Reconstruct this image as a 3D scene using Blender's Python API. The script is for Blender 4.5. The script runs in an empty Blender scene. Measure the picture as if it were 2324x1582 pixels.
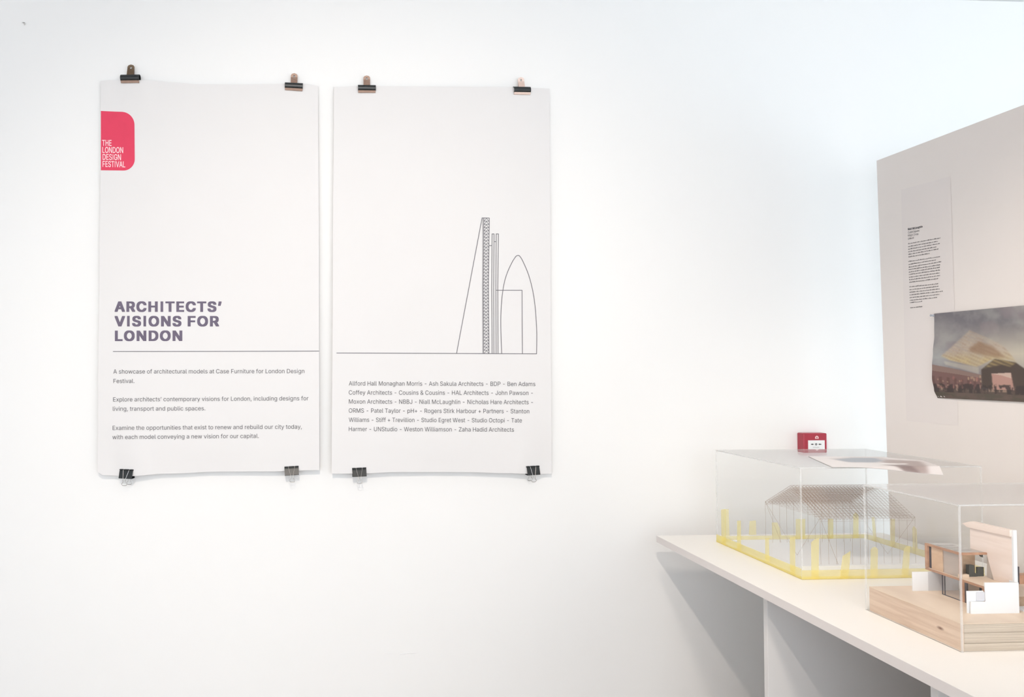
import bpy, bmesh, math, random, os
import numpy as np
from mathutils import Vector, Matrix
from mathutils.geometry import delaunay_2d_cdt
random.seed(7)
rng = np.random.default_rng(5)
SC = bpy.context.scene
COL = SC.collection
R = math.radians

# ------------------------------------------------------------ camera
F, PSI, TH = 1800.0, R(3.5), R(1.7)
CX = 745 + F*math.tan(PSI)
CY = 838 - F*math.tan(TH)
CAM = Vector((0, -3.02, 1.60))
FW = Vector((math.sin(PSI)*math.cos(TH), math.cos(PSI)*math.cos(TH), math.sin(TH)))
RT = Vector((math.cos(PSI), -math.sin(PSI), 0))
UP = RT.cross(FW)
cam = bpy.data.cameras.new('camera')
cam.sensor_fit = 'HORIZONTAL'
cam.sensor_width = 36
cam.lens = 36*F/2324
cam.shift_x = (1162-CX)/2324
cam.shift_y = -(791-CY)/2324
cam.clip_start = 0.05
cam_o = bpy.data.objects.new('camera', cam)
COL.objects.link(cam_o)
cam_o.matrix_world = Matrix((
    (RT.x, UP.x, -FW.x, CAM.x), (RT.y, UP.y, -FW.y, CAM.y),
    (RT.z, UP.z, -FW.z, CAM.z), (0, 0, 0, 1)))
SC.camera = cam_o

# ------------------------------------------------------------ world, lights, exposure
SC.view_settings.view_transform = 'Standard'
SC.view_settings.look = 'None'
SC.view_settings.gamma = 1.0
SC.view_settings.use_curve_mapping = False
SC.view_settings.exposure = 0.10
SC.cycles.max_bounces = 12
SC.cycles.transparent_max_bounces = 32
w = bpy.data.worlds.new('daylight')
w.use_nodes = True
w.node_tree.nodes['Background'].inputs[0].default_value = (0.875, 0.94, 1.0, 1)
w.node_tree.nodes['Background'].inputs[1].default_value = 3.75
SC.world = w

def light(name, kind, loc, target, power, color, **kw):
    d = bpy.data.lights.new(name, kind)
    d.energy = power
    d.color = color
    for k, v in kw.items():
        setattr(d, k, v)
    o = bpy.data.objects.new(name, d)
    COL.objects.link(o)
    o.location = loc
    o.rotation_euler = (Vector(target)-Vector(loc)).to_track_quat('-Z', 'Y').to_euler()
    return o

# ceiling spotlight a little behind and above the camera: throws the table shadow on the wall
light('warm_spot', 'SPOT', (-0.17, -3.34, 3.0), (0.12, 0, 1.3), 160, (1.0, 0.88, 0.76),
      shadow_soft_size=0.025, spot_size=R(66), spot_blend=1.0)
light('warm_spot', 'SPOT', (0.35, -2.0, 3.0), (1.85, -1.0, 1.15), 125, (1.0, 0.88, 0.77),
      shadow_soft_size=0.12, spot_size=R(58), spot_blend=1.0)  # added spot, brightens the table and the lower partition
# daylight from the window in the right-hand wall, beyond the partition
light('window_daylight', 'AREA', (4.4, -0.95, 1.35), (2.0, 0.0, 1.3), 17, (0.55, 0.85, 1.0),
      shape='RECTANGLE', size=1.4, size_y=1.3)

# ------------------------------------------------------------ helpers
def ray(px, py):
    px, py = float(px), float(py)
    return (px-CX)/F*RT + FW - (py-CY)/F*UP

def at(px, py, x=None, y=None, z=None):
    """point where the sight line of a photograph pixel meets a plane of the room"""
    d = ray(px, py)
    if x is not None: t = (x-CAM.x)/d.x
    elif y is not None: t = (y-CAM.y)/d.y
    else: t = (z-CAM.z)/d.z
    return CAM + float(t)*d

def obj(name, verts, faces, mat, parent=None, smooth=False):
    me = bpy.data.meshes.new(name)
    me.from_pydata([tuple(v) for v in verts], [], faces)
    me.update()
    if mat: me.materials.append(mat)
    if smooth:
        for p in me.polygons: p.use_smooth = True
    o = bpy.data.objects.new(name, me)
    COL.objects.link(o)
    if parent is not None:
        o.parent = parent
        o.matrix_parent_inverse = parent.matrix_world.inverted() if False else Matrix.Translation(-Vector(parent.location)) if parent.type == 'EMPTY' else Matrix()
    return o

def thing(name, loc, label, cat, group=None):
    o = bpy.data.objects.new(name, None)
    COL.objects.link(o)
    o.location = loc
    o.empty_display_size = .05
    tag(o, label, cat, group)
    return o

def tag(o, label, cat=None, group=None):
    o['label'] = label
    if cat: o['category'] = cat
    if group: o['group'] = group
    return o

def struct(o):
    o['kind'] = 'structure'
    return o

class MB:
    def __init__(s): s.v = []; s.f = []
    def add(s, vs, fs):
        n = len(s.v)
        s.v += [tuple(v) for v in vs]
        s.f += [tuple(i+n for i in f) for f in fs]
        return s
    def box(s, x0, x1, y0, y1, z0, z1):
        x0, x1 = sorted((x0, x1)); y0, y1 = sorted((y0, y1)); z0, z1 = sorted((z0, z1))
        return s.add([(x0,y0,z0),(x1,y0,z0),(x1,y1,z0),(x0,y1,z0),(x0,y0,z1),(x1,y0,z1),(x1,y1,z1),(x0,y1,z1)],
              [(0,3,2,1),(4,5,6,7),(0,1,5,4),(1,2,6,5),(2,3,7,6),(3,0,4,7)])
    def bar(s, a, b, r, n=4):
        a, b = Vector(a), Vector(b)
        d = (b-a).normalized()
        u = d.orthogonal().normalized(); v = d.cross(u)
        vs = []
        for p in (a, b):
            for i in range(n):
                t = 2*math.pi*i/n + math.pi/4
                vs.append(p + r*(math.cos(t)*u+math.sin(t)*v))
        fs = [(i, (i+1) % n, n+(i+1) % n, n+i) for i in range(n)]
        fs += [tuple(range(n))[::-1], tuple(range(n, 2*n))]
        return s.add(vs, fs)
    def tube(s, pts, r, n=6):
        pts = [Vector(p) for p in pts]
        vs = []; u = None
        for k, p in enumerate(pts):
            a = pts[max(k-1, 0)]; b = pts[min(k+1, len(pts)-1)]
            d = (b-a).normalized()
            u = (d.orthogonal() if u is None else (u - d*u.dot(d))).normalized()
            v = d.cross(u)
            for i in range(n):
                t = 2*math.pi*i/n
                vs.append(p + r*(math.cos(t)*u+math.sin(t)*v))
        fs = []
        for k in range(len(pts)-1):
            for i in range(n):
                fs.append((k*n+i, k*n+(i+1) % n, (k+1)*n+(i+1) % n, (k+1)*n+i))
        fs += [tuple(range(n))[::-1], tuple(range((len(pts)-1)*n, len(pts)*n))]
        return s.add(vs, fs)
    def prism(s, poly, axis, a, b):
        """extrude a 2-D outline along an axis from a to b"""
        n = len(poly)
        def P(p, c):
            return {'x': (c, p[0], p[1]), 'y': (p[0], c, p[1]), 'z': (p[0], p[1], c)}[axis]
        vs = [P(p, a) for p in poly] + [P(p, b) for p in poly]
        fs = [(i, (i+1) % n, n+(i+1) % n, n+i) for i in range(n)]
        fs += [tuple(range(n))[::-1], tuple(range(n, 2*n))]
        return s.add(vs, fs)
    def build(s, name, mat, parent=None, smooth=False, bevel=0, fix=True):
        o = obj(name, s.v, s.f, mat, parent, smooth)
        if fix:
            bm = bmesh.new(); bm.from_mesh(o.data)
            bmesh.ops.recalc_face_normals(bm, faces=bm.faces)
            bm.to_mesh(o.data); bm.free()
        if bevel:
            m = o.modifiers.new('bevel', 'BEVEL'); m.width = bevel; m.segments = 2; m.limit_method = 'ANGLE'
        return o

def box(name, dims, mat, parent=None, bevel=0):
    return MB().box(*dims).build(name, mat, parent, bevel=bevel)

# ------------------------------------------------------------ materials
def srgb(r, g, b):
    f = lambda c: (c/255/12.92) if c/255 <= .04045 else ((c/255+.055)/1.055)**2.4
    return (f(r), f(g), f(b), 1)

def pmat(name, col, rough=.6, metal=0, spec=.5, noise=None, bump=None, sss=0):
    m = bpy.data.materials.new(name); m.use_nodes = True
    nt = m.node_tree; b = nt.nodes['Principled BSDF']
    b.inputs['Base Color'].default_value = col
    b.inputs['Roughness'].default_value = rough
    b.inputs['Metallic'].default_value = metal
    b.inputs['Specular IOR Level'].default_value = spec
    tc = nt.nodes.new('ShaderNodeTexCoord')
    if noise:   # (scale, amount)
        n = nt.nodes.new('ShaderNodeTexNoise'); n.inputs['Scale'].default_value = noise[0]
        n.inputs['Detail'].default_value = 4
        nt.links.new(tc.outputs['Object'], n.inputs['Vector'])
        mx = nt.nodes.new('ShaderNodeMixRGB'); mx.blend_type = 'MULTIPLY'
        mx.inputs[0].default_value = 1
        mx.inputs[1].default_value = col
        rp = nt.nodes.new('ShaderNodeMapRange')
        rp.inputs[1].default_value = .3; rp.inputs[2].default_value = .7
        rp.inputs[3].default_value = 1-noise[1]; rp.inputs[4].default_value = 1
        nt.links.new(n.outputs['Fac'], rp.inputs[0])
        nt.links.new(rp.outputs[0], mx.inputs[2])
        nt.links.new(mx.outputs[0], b.inputs['Base Color'])
    if bump:    # (scale, strength, distance)
        n2 = nt.nodes.new('ShaderNodeTexNoise'); n2.inputs['Scale'].default_value = bump[0]
        n2.inputs['Detail'].default_value = 3
        nt.links.new(tc.outputs['Object'], n2.inputs['Vector'])
        bp = nt.nodes.new('ShaderNodeBump'); bp.inputs['Strength'].default_value = bump[1]
        bp.inputs['Distance'].default_value = bump[2]
        nt.links.new(n2.outputs['Fac'], bp.inputs['Height'])
        nt.links.new(bp.outputs['Normal'], b.inputs['Normal'])
    return m

def wood(name, c1, c2, scale, rough=.55, knots=False):
    m = bpy.data.materials.new(name); m.use_nodes = True
    nt = m.node_tree; b = nt.nodes['Principled BSDF']; L = nt.links.new
    b.inputs['Roughness'].default_value = rough
    tc = nt.nodes.new('ShaderNodeTexCoord')
    mp = nt.nodes.new('ShaderNodeMapping'); mp.inputs['Scale'].default_value = scale
    L(tc.outputs['Object'], mp.inputs['Vector'])
    n = nt.nodes.new('ShaderNodeTexNoise'); n.inputs['Scale'].default_value = 1; n.inputs['Detail'].default_value = 6
    n.inputs['Distortion'].default_value = .6
    L(mp.outputs[0], n.inputs['Vector'])
    r = nt.nodes.new('ShaderNodeValToRGB')
    r.color_ramp.elements[0].position = .32; r.color_ramp.elements[0].color = c2
    r.color_ramp.elements[1].position = .66; r.color_ramp.elements[1].color = c1
    L(n.outputs['Fac'], r.inputs[0])
    out = r.outputs[0]
    if knots:
        mp2 = nt.nodes.new('ShaderNodeMapping'); mp2.inputs['Scale'].default_value = (9, 9, 24)
        L(tc.outputs['Object'], mp2.inputs['Vector'])
        v = nt.nodes.new('ShaderNodeTexVoronoi'); v.inputs['Scale'].default_value = 1
        L(mp2.outputs[0], v.inputs['Vector'])
        mr = nt.nodes.new('ShaderNodeMapRange'); mr.inputs[1].default_value = .03; mr.inputs[2].default_value = .12
        mr.inputs[3].default_value = 1; mr.inputs[4].default_value = 0
        L(v.outputs['Distance'], mr.inputs[0])
        mx = nt.nodes.new('ShaderNodeMixRGB'); mx.inputs[2].default_value = srgb(120, 82, 62)
        L(mr.outputs[0], mx.inputs[0]); L(out, mx.inputs[1]); out = mx.outputs[0]
    L(out, b.inputs['Base Color'])
    return m

def clear_mat(name, tint, extra=0.0, rough=.0, ior=1.49):
    """thin clear acrylic: transmits straight through, reflects by Fresnel"""
    m = bpy.data.materials.new(name); m.use_nodes = True
    nt = m.node_tree; nt.nodes.clear(); L = nt.links.new
    o = nt.nodes.new('ShaderNodeOutputMaterial')
    t = nt.nodes.new('ShaderNodeBsdfTransparent'); t.inputs[0].default_value = tint
    g = nt.nodes.new('ShaderNodeBsdfGlossy'); g.inputs['Roughness'].default_value = rough
    fr = nt.nodes.new('ShaderNodeFresnel')
    ge = nt.nodes.new('ShaderNodeNewGeometry')      # same reflectance from both sides of the thin sheet
    mr = nt.nodes.new('ShaderNodeMapRange'); mr.inputs[3].default_value = ior; mr.inputs[4].default_value = 1/ior
    L(ge.outputs['Backfacing'], mr.inputs[0]); L(mr.outputs[0], fr.inputs['IOR'])
    mx = nt.nodes.new('ShaderNodeMixShader')
    L(fr.outputs[0], mx.inputs[0]); L(t.outputs[0], mx.inputs[1]); L(g.outputs[0], mx.inputs[2])
    out = mx.outputs[0]
    if extra:
        d = nt.nodes.new('ShaderNodeBsdfDiffuse'); d.inputs[0].default_value = (.9, .9, .9, 1)
        m2 = nt.nodes.new('ShaderNodeMixShader'); m2.inputs[0].default_value = extra
        L(out, m2.inputs[1]); L(d.outputs[0], m2.inputs[2]); out = m2.outputs[0]
    L(out, o.inputs[0])
    return m

def film_mat(name, col, opac):
    m = bpy.data.materials.new(name); m.use_nodes = True
    nt = m.node_tree; nt.nodes.clear(); L = nt.links.new
    o = nt.nodes.new('ShaderNodeOutputMaterial')
    t = nt.nodes.new('ShaderNodeBsdfTransparent'); t.inputs[0].default_value = (1, .965, .72, 1)
    d = nt.nodes.new('ShaderNodeBsdfDiffuse'); d.inputs[0].default_value = col
    tl = nt.nodes.new('ShaderNodeBsdfTranslucent'); tl.inputs[0].default_value = col
    m1 = nt.nodes.new('ShaderNodeMixShader'); m1.inputs[0].default_value = .45
    L(d.outputs[0], m1.inputs[1]); L(tl.outputs[0], m1.inputs[2])
    m2 = nt.nodes.new('ShaderNodeMixShader'); m2.inputs[0].default_value = opac
    L(t.outputs[0], m2.inputs[1]); L(m1.outputs[0], m2.inputs[2])
    L(m2.outputs[0], o.inputs[0])
    return m

WALL = pmat('wall_paint', (.86, .86, .855, 1), .75, spec=.25, noise=(1.3, .012), bump=(60, .06, .001))
CEIL = pmat('ceiling_paint', (.66, .66, .67, 1), .8)
FLOOR = wood('floor_boards', srgb(188, 166, 146), srgb(164, 142, 124), (3, .6, 3), .45)
PAPER = pmat('poster_paper', (.745, .735, .735, 1), .7, spec=.2, noise=(2.5, .012))
INK = pmat('dark_grey_ink', srgb(92, 90, 94), .7, spec=.2)
INK2 = pmat('purple_grey_ink', srgb(112, 104, 122), .7, spec=.2, noise=(30, .12))
INKL = pmat('pale_grey_ink', srgb(124, 120, 120), .7, spec=.2)
LINE = pmat('line_ink', srgb(112, 110, 116), .7, spec=.2)
RED = pmat('red_print', srgb(222, 70, 98), .6, spec=.2, noise=(18, .06))
PINKW = pmat('pale_pink_ink', srgb(250, 214, 218), .7)
BLACKM = pmat('black_enamel', (.012, .016, .018, 1), .35, spec=.6)
BRASS = pmat('brown_bronzed_steel', srgb(172, 146, 132), .6, metal=.75, noise=(90, .12))
BRASS_D = pmat('dark_bronzed_steel', srgb(132, 112, 92), .42, metal=.7, noise=(90, .15))
BRASS_LIT = pmat('steel_lit_colour', srgb(236, 214, 204), .4, metal=.45, noise=(90, .08))  # same clip metal with the catch light put into its colour
WIRE = pmat('nickel_wire', srgb(190, 188, 186), .25, metal=1)
TABLE = pmat('white_laminate', (.865, .84, .80, 1), .45, spec=.4, noise=(2, .01))
TEDGE = pmat('table_edge_band', (.74, .70, .685, 1), .5)
BOARD = pmat('grey_white_board', (.73, .72, .715, 1), .6, noise=(2, .03))
PART = pmat('partition_paint', (.80, .745, .71, 1), .8, spec=.2, noise=(2.2, .02), bump=(80, .05, .001))
SCROLL = pmat('scroll_paper', (.765, .71, .685, 1), .75, spec=.2)
ACR = clear_mat('clear_acrylic', (.998, 1, 1, 1), .006, ior=1.27)
ACR_E = clear_mat('acrylic_edge', (.97, .975, .975, 1), .20, .3)
ACR_T = clear_mat('reflection_haze_top', (.998, 1, 1, 1), .09, ior=1.6)  # pale diffuse haze stands in for stronger reflection off the top
TAPE = film_mat('yellow_film', (1.0, .885, .42, 1), .38)
STEEL = pmat('fine_brown_wire', srgb(162, 138, 120), .55, metal=.1)
MBASE = pmat('white_card', (.82, .83, .84, 1), .5)
WHITEC = pmat('white_model_card', (.84, .85, .86, 1), .6)
PALEW = wood('pale_timber_sheet', srgb(246, 230, 220), srgb(238, 220, 208), (5, 5, 60), .6)
OAK = wood('oak_veneer', srgb(224, 200, 178), srgb(204, 176, 152), (30, 7, 110), .5, knots=True)
PLY = wood('plywood_edge', srgb(212, 198, 180), srgb(182, 166, 148), (4, 4, 560), .6)
PLYTOP = wood('plywood_top', srgb(232, 212, 190), srgb(220, 198, 176), (18, 4, 10), .5)
FRAMEW = wood('model_timber', srgb(192, 148, 118), srgb(170, 126, 98), (40, 20, 60), .5)
BROWNW = wood('model_brown_wall', srgb(176, 148, 120), srgb(150, 122, 96), (40, 40, 60), .5)
FRAMEP = wood('model_light_panel', srgb(214, 182, 150), srgb(200, 164, 132), (40, 20, 60), .5)
BROWNL = wood('model_pale_brown', srgb(206, 188, 172), srgb(190, 172, 156), (40, 20, 60), .5)
GREYW = pmat('model_warm_grey', (.62, .55, .49, 1), .6)
SHADEL = pmat('model_recess_shade', (.66, .66, .70, 1), .6)  # card with the shade of the recess in its colour
DARKM = pmat('model_dark_metal', (.04, .035, .045, 1), .5)
DARKF = pmat('model_dark_furniture', (.06, .062, .052, 1), .6)
SHADEC = pmat('model_card_shade', (.60, .60, .61, 1), .6)  # card with the shade below the upper floor in its colour
GLASSM = clear_mat('model_glazing', (.96, .95, .94, 1), .06)
ALARM = pmat('alarm_red_plastic', srgb(168, 52, 70), .4, noise=(20, .05))
ALARMW = pmat('alarm_white_plate', (.82, .84, .86, 1), .35)
BLACKI = pmat('black_print', (.02, .02, .025, 1), .6)
GREYI = pmat('grey_print', (.45, .46, .47, 1), .6)
PINM = clear_mat('pin_plastic', (.8, .84, .9, 1), .25, .1)

# ------------------------------------------------------------ the room
H = 3.095
XL, XR, YB = -3.4, 4.6, -6.6
struct(box('wall_back', (XL, XR, 0, .12, 0, H), WALL))
struct(box('wall_left', (XL-.12, XL, YB, .12, 0, H), WALL))
struct(MB().box(XR, XR+.12, YB, -1.75, 0, H).box(XR, XR+.12, -.25, .12, 0, H)
       .box(XR, XR+.12, -1.75, -.25, 0, .9).box(XR, XR+.12, -1.75, -.25, 2.3, H).build('wall_right', WALL))
wn = struct(MB().box(XR+.02, XR+.08, -1.75, -1.69, .9, 2.3).box(XR+.02, XR+.08, -.31, -.25, .9, 2.3)
       .box(XR+.02, XR+.08, -1.69, -.31, .9, .96).box(XR+.02, XR+.08, -1.69, -.31, 2.24, 2.3)
       .box(XR+.02, XR+.08, -1.03, -.97, .96, 2.24).build('window_1', CEIL))
struct(box('floor', (XL, XR, YB, .12, -.1, 0), FLOOR))
struct(box('ceiling', (XL, XR, YB, .12, H, H+.1), CEIL))
wb = bpy.data.objects['wall_back']
# small scars on the wall: filler marks low in the middle
for a, b, hh in (((908, 1484.5), (948, 1482), 1.6), ((872, 1483), (892, 1484), .8)):
    p, q = at(*a, y=-.0006), at(*b, y=-.0006)
    m = MB().bar(p, q, hh*.0008)
    m.build('filler_mark', WALL, wb)

# ------------------------------------------------------------ text on surfaces
try:
    FONT = bpy.data.fonts.load(os.path.join(bpy.utils.resource_path('LOCAL'), 'datafiles', 'fonts', 'Inter.woff2'))
except Exception:
    FONT = None

def winding(P, loops):
    """non-zero winding test of points P against closed loops"""
    wn = np.zeros(len(P), int)
    for L in loops:
        A, B = L, np.roll(L, -1, 0)
        ay, by = A[:, 1][None], B[:, 1][None]
        px, py = P[:, 0][:, None], P[:, 1][:, None]
        cr = (B[:, 0]-A[:, 0])[None]*(py-ay) - (px-A[:, 0][None])*(by-ay)
        wn += ((ay <= py) & (by > py) & (cr > 0)).sum(1) - ((ay > py) & (by <= py) & (cr < 0)).sum(1)
    return wn != 0

def text_geo(s, bold=0.0):
    """clean flat mesh of a line of text: glyph outlines, triangulated and kept by winding number"""
    cu = bpy.data.curves.new('t', 'FONT')
    caps = s.upper() == s
    cu.body = s.replace('I', '|') if caps else s      # plain upright stroke for the capital I
    if FONT: cu.font = FONT
    cu.size = 1
    cu.resolution_u = 3
    cu.fill_mode = 'NONE'
    if bold > .02: cu.space_character = 1+bold*3.6
    o = bpy.data.objects.new('t', cu)
    COL.objects.link(o)
    me = bpy.data.meshes.new_from_object(o.evaluated_get(bpy.context.evaluated_depsgraph_get()))
    co = np.array([tuple(x.co)[:2] for x in me.vertices])
    link = {i: set() for i in range(len(co))}
    for e in me.edges:
        a, b = e.vertices; link[a].add(b); link[b].add(a)
    bpy.data.objects.remove(o); bpy.data.curves.remove(cu); bpy.data.meshes.remove(me)
    loops = []; start = 0
    for i in range(len(co)):
        if i+1 == len(co) or (i+1) not in link[i]:
            L = co[start:i+1]; start = i+1
            keep = np.hypot(*(L-np.roll(L, 1, 0)).T) > 1e-5
            if keep.sum() > 2: loops.append(L[keep])
    if caps and 'I' in s:
        lim = np.median([L[:, 1].max() for L in loops])
        loops = [np.column_stack([L[:, 0], np.clip(L[:, 1], np.where(L[:, 1].min() < -.05, 0, -.02), lim)]) if L[:, 1].min() < -.05 else L for L in loops]
    # group loops that overlap in x (one glyph at a time)
    loops.sort(key=lambda L: L[:, 0].min())
    groups = []
    for L in loops:
        if groups and L[:, 0].min() < groups[-1][1]-1e-4:
            groups[-1][0].append(L); groups[-1][1] = max(groups[-1][1], L[:, 0].max())
        else:
            groups.append([[L], L[:, 0].max()])
    sh = [(bold*a, bold*.55*b) for a in (-1, 0, 1) for b in (-1, 0, 1)] if bold else [(0, 0)]
    V, Fc = [], []
    for G, _ in groups:
        copies = [[L+np.array(d) for L in G] for d in sh]
        pts, edges = [], []
        for cpy in copies:
            for L in cpy:
                n0 = len(pts)
                pts += [Vector(map(float, p)) for p in L]
                edges += [(n0+k, n0+(k+1) % len(L)) for k in range(len(L))]
        vo, eo, fo, *_ = delaunay_2d_cdt(pts, edges, [], 0, 1e-6)
        vo = np.array([tuple(p) for p in vo]); fo = np.array([tuple(f) for f in fo])
        cen = vo[fo].mean(1)
        ok = np.zeros(len(fo), bool)
        for cpy in copies: ok |= winding(cen, cpy)
        n0 = len(V)
        V += list(map(tuple, vo)); Fc += [tuple(int(k)+n0 for k in f) for f in fo[ok]]
    return np.array(V), Fc

_cap = {}
def cap_height(bold):
    if bold not in _cap:
        v, f = text_geo('H', bold)
        _cap[bold] = v[:, 1].max()-max(0, v[:, 1].min())
    return _cap[bold]

def put_text(name, s, x0, y0, x1, y1, cap, place, mat, parent, bold=0.0):
    """one printed line: runs from (x0,y0) to (x1,y1) of the photograph on the surface given by place()"""
    v, f = text_geo(s, bold)
    u = (v[:, 0]-v[:, 0].min())/(v[:, 0].max()-v[:, 0].min())
    h = v[:, 1]/cap_height(bold)
    vs = [place(x0+(x1-x0)*a, y0+(y1-y0)*a-cap*b) for a, b in zip(u, h)]
    o = obj(name, vs, f, mat, parent)
    return o

def stroke(mb, pts, width, place):
    for a, b in zip(pts[:-1], pts[1:]):
        a, b = Vector(a), Vector(b)
        d = (b-a); L = d.length; d.normalize()
        n = Vector((-d.y, d.x))*width/2
        a2, b2 = a-d*width*.3, b+d*width*.3
        k = max(1, int(L/40))
        for i in range(k):
            p = a2+(b2-a2)*i/k; q = a2+(b2-a2)*(i+1)/k
            c4 = [place(*(p-n)), place(*(q-n)), place(*(q+n)), place(*(p+n))]
            lift = (len(mb.f) % 9)*.00004      # ink strokes crossing each other never share a plane
            mb.add([v+(CAM-v).normalized()*lift for v in c4], [(0, 1, 2, 3)])
    return mb

# ------------------------------------------------------------ posters
def smooth(t): t = min(1, max(0, t)); return t*t*(3-2*t)

def lerp_table(t, tab):
    for (a, va), (b, vb) in zip(tab[:-1], tab[1:]):
        if t <= b:
            return va+(vb-va)*smooth((t-a)/(b-a)) if t > a else va
    return tab[-1][1]

TWIST1 = ((296, 177, -8), (287.5, 1065, -14))
TWIST2 = ((1184, 204, 9), (1209, 1058, 12))
def twisted(d, px, py, tw):
    """a clip that sits askew turns the paper it grips"""
    for cx_, cy_, a in tw:
        d -= math.tan(R(a))*(px-cx_)*.00165*math.exp(-((px-cx_)/42)**4-((py-cy_)/60)**2)
    return max(.004, d)

def depth1(px, py):
    v = (py-185)/890; u = (px-225)/500
    d = .016+.026*v+.006*math.sin(math.pi*min(1, max(0, u)))*(1-v)
    d -= .003*math.exp(-((v-1)/.05)**2)*(1-math.cos(2*math.pi*(u-.12)/.76))
    return twisted(d, px, py, TWIST1)

def depth2(px, py):
    v = (py-197)/877; u = (px-756)/494
    d = .016+.026*v+.005*math.sin(math.pi*min(1, max(0, u)))*(1-v)
    d -= .003*math.exp(-((v-1)/.05)**2)*(1-math.cos(2*math.pi*(u-.12)/.76))
    return twisted(d, px, py, TWIST2)

def sheet(name, top, bot, left, right, depth, parent, mat, nx=48, ny=72, thick=.0006):
    """top/bot: x->y tables; left/right: y->x tables (photograph pixels)"""
    vs = []
    for j in range(ny+1):
        t = j/ny
        for i in range(nx+1):
            s = i/nx
            x = 0
            y = 600
            for _ in range(3):
                x = lerp_table(y, left)*(1-s)+lerp_table(y, right)*s
                y = lerp_table(x, top)*(1-t)+lerp_table(x, bot)*t
            vs.append((x, y))
    F_ = [at(x, y, y=-depth(x, y)) for x, y in vs]
    W = nx+1
    fs = [(j*W+i, j*W+i+W, j*W+i+W+1, j*W+i+1) for j in range(ny) for i in range(nx)]
    return obj(name, F_, fs, mat, parent, smooth=True)

P1 = thing('poster', at(474, 1075, y=-.04), 'tall white exhibition poster with red logo and bold heading, left of the pair', 'poster', 'posters clipped to the wall')
sheet('paper_sheet', [(222, 184), (250, 181.5), (330, 182), (400, 187), (450, 191), (560, 192), (650, 190), (690, 190), (726, 195)],
      [(220, 1070), (228, 1078), (290, 1081), (380, 1075), (500, 1070.5), (600, 1070), (726, 1067)],
      [(180, 228.5), (400, 228), (600, 226), (900, 223), (1080, 222)], [(190, 722), (600, 724), (1075, 725)], depth1, P1, PAPER)
def on1(px, py): return at(px, py, y=-(depth1(px, py)+.0009))
def on1b(px, py): return at(px, py, y=-(depth1(px, py)+.0014))
lg = []
for k in range(17):
    a = -math.pi/2+math.pi/2*k/16
    lg.append((275.6+29.6*math.cos(a), 283.2+29.6*math.sin(a)+.2))
for k in range(17):
    a = math.pi/2*k/16
    lg.append((280.4+25.4*math.cos(a), 361.2+25.8*math.sin(a)))
poly = [(228.9, 251.9)] + lg + [(228.9, 386.4)]
c = (262, 320)
vs = [on1(*c)]; fs = []; ring = []
dense = []
for a, b in zip(poly, poly[1:]+poly[:1]):
    L = math.dist(a, b); k = max(1, int(L/10))
    dense += [(a[0]+(b[0]-a[0])*i/k, a[1]+(b[1]-a[1])*i/k) for i in range(k)]
n = len(dense)
for s_ in (.5, 1.0):
    vs += [on1(c[0]+(x-c[0])*s_, c[1]+(y-c[1])*s_) for x, y in dense]
fs = [(0, 1+i, 1+(i+1) % n) for i in range(n)] + [(1+i, 1+n+i, 1+n+(i+1) % n, 1+(i+1) % n) for i in range(n)]
tag(obj('logo_patch', vs, fs, RED, P1), 'red printed logo with rounded right corners')
for s, x0, y0, x1, y1 in (('THE', 231.8, 330.8, 253.2, 331.0), ('LONDON', 232.3, 346.7, 279.5, 347.3),
                          ('DESIGN', 232.9, 362.6, 274.6, 363.4), ('FESTIVAL', 232.8, 378.5, 284.2, 379.7)):
    put_text('logo_text', s, x0, y0, x1, y1, 13.2, on1b, PINKW, P1, .012)
for s, x0, y0, x1, y1 in (('ARCHITECTS’', 260, 706.9, 503, 707.0), ('VISIONS', 260, 740, 411.8, 740), ('FOR', 425.9, 740, 497.3, 740), ('LONDON', 260.7, 773.2, 413.8, 773)):
    put_text('heading_line', s, x0, y0, x1, y1, 22.8, on1, INK2, P1, .040)
stroke(MB(), [(256.8, 797.9), (490, 797.6), (724, 796.8)], 1.5, on1).build('printed_rule', LINE, P1, fix=False)
for s, x0, y0, x1, y1 in (
    ('A showcase of architectural models at Case Furniture for London Design', 257.2, 848, 690.7, 846.9),
    ('Festival.', 257.4, 869.5, 305, 869.3),
    ('Explore architects’ contemporary visions for London, including designs for', 256.8, 911.4, 700, 908.6),
    ('living, transport and public spaces.', 256.1, 932.5, 465.9, 931.4),
    ('Examine the opportunities that exist to renew and rebuild our city today,', 255.5, 976, 685, 973),
    ('with each model conveying a new vision for our capital.', 255, 996.8, 587.5, 994)):
    put_text('text_line', s, x0, y0, x1, y1, 9.5, on1, INK, P1)

P2 = thing('poster', at(1004, 1075, y=-.04), 'tall white exhibition poster with line-drawn skyline and list of names, right of the pair', 'poster', 'posters clipped to the wall')
sheet('paper_sheet', [(750, 197), (850, 195), (1000, 196.5), (1150, 197), (1255, 201)],
      [(750, 1075), (815, 1075), (900, 1071.5), (1050, 1071.5), (1150, 1074), (1215, 1076), (1255, 1075)],
      [(190, 758), (600, 755.5), (1080, 753)], [(190, 1247), (600, 1250), (1080, 1252)], depth2, P2, PAPER)
def on2(px, py): return at(px, py, y=-(depth2(px, py)+.0009))
def q(cx, cy): return (1020+cx/4.655, 480+cy/4.653)
LWID = 1.5
stroke(MB(), [(764, 801.3), (1000, 802), q(921, 1503)], LWID, on2).build('printed_rule', LINE, P2, fix=False)
mb = MB()
stroke(mb, [q(75, 1500), q(345, 68), q(421, 69)], LWID, on2)
stroke(mb, [q(354, 68), q(350, 800), q(353, 1500)], LWID*.8, on2)
stroke(mb, [q(364, 68), q(359, 800), q(362, 1500)], LWID*.8, on2)
stroke(mb, [q(421, 69), q(412, 800), q(418, 1500)], LWID, on2)
NC = 42
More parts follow.
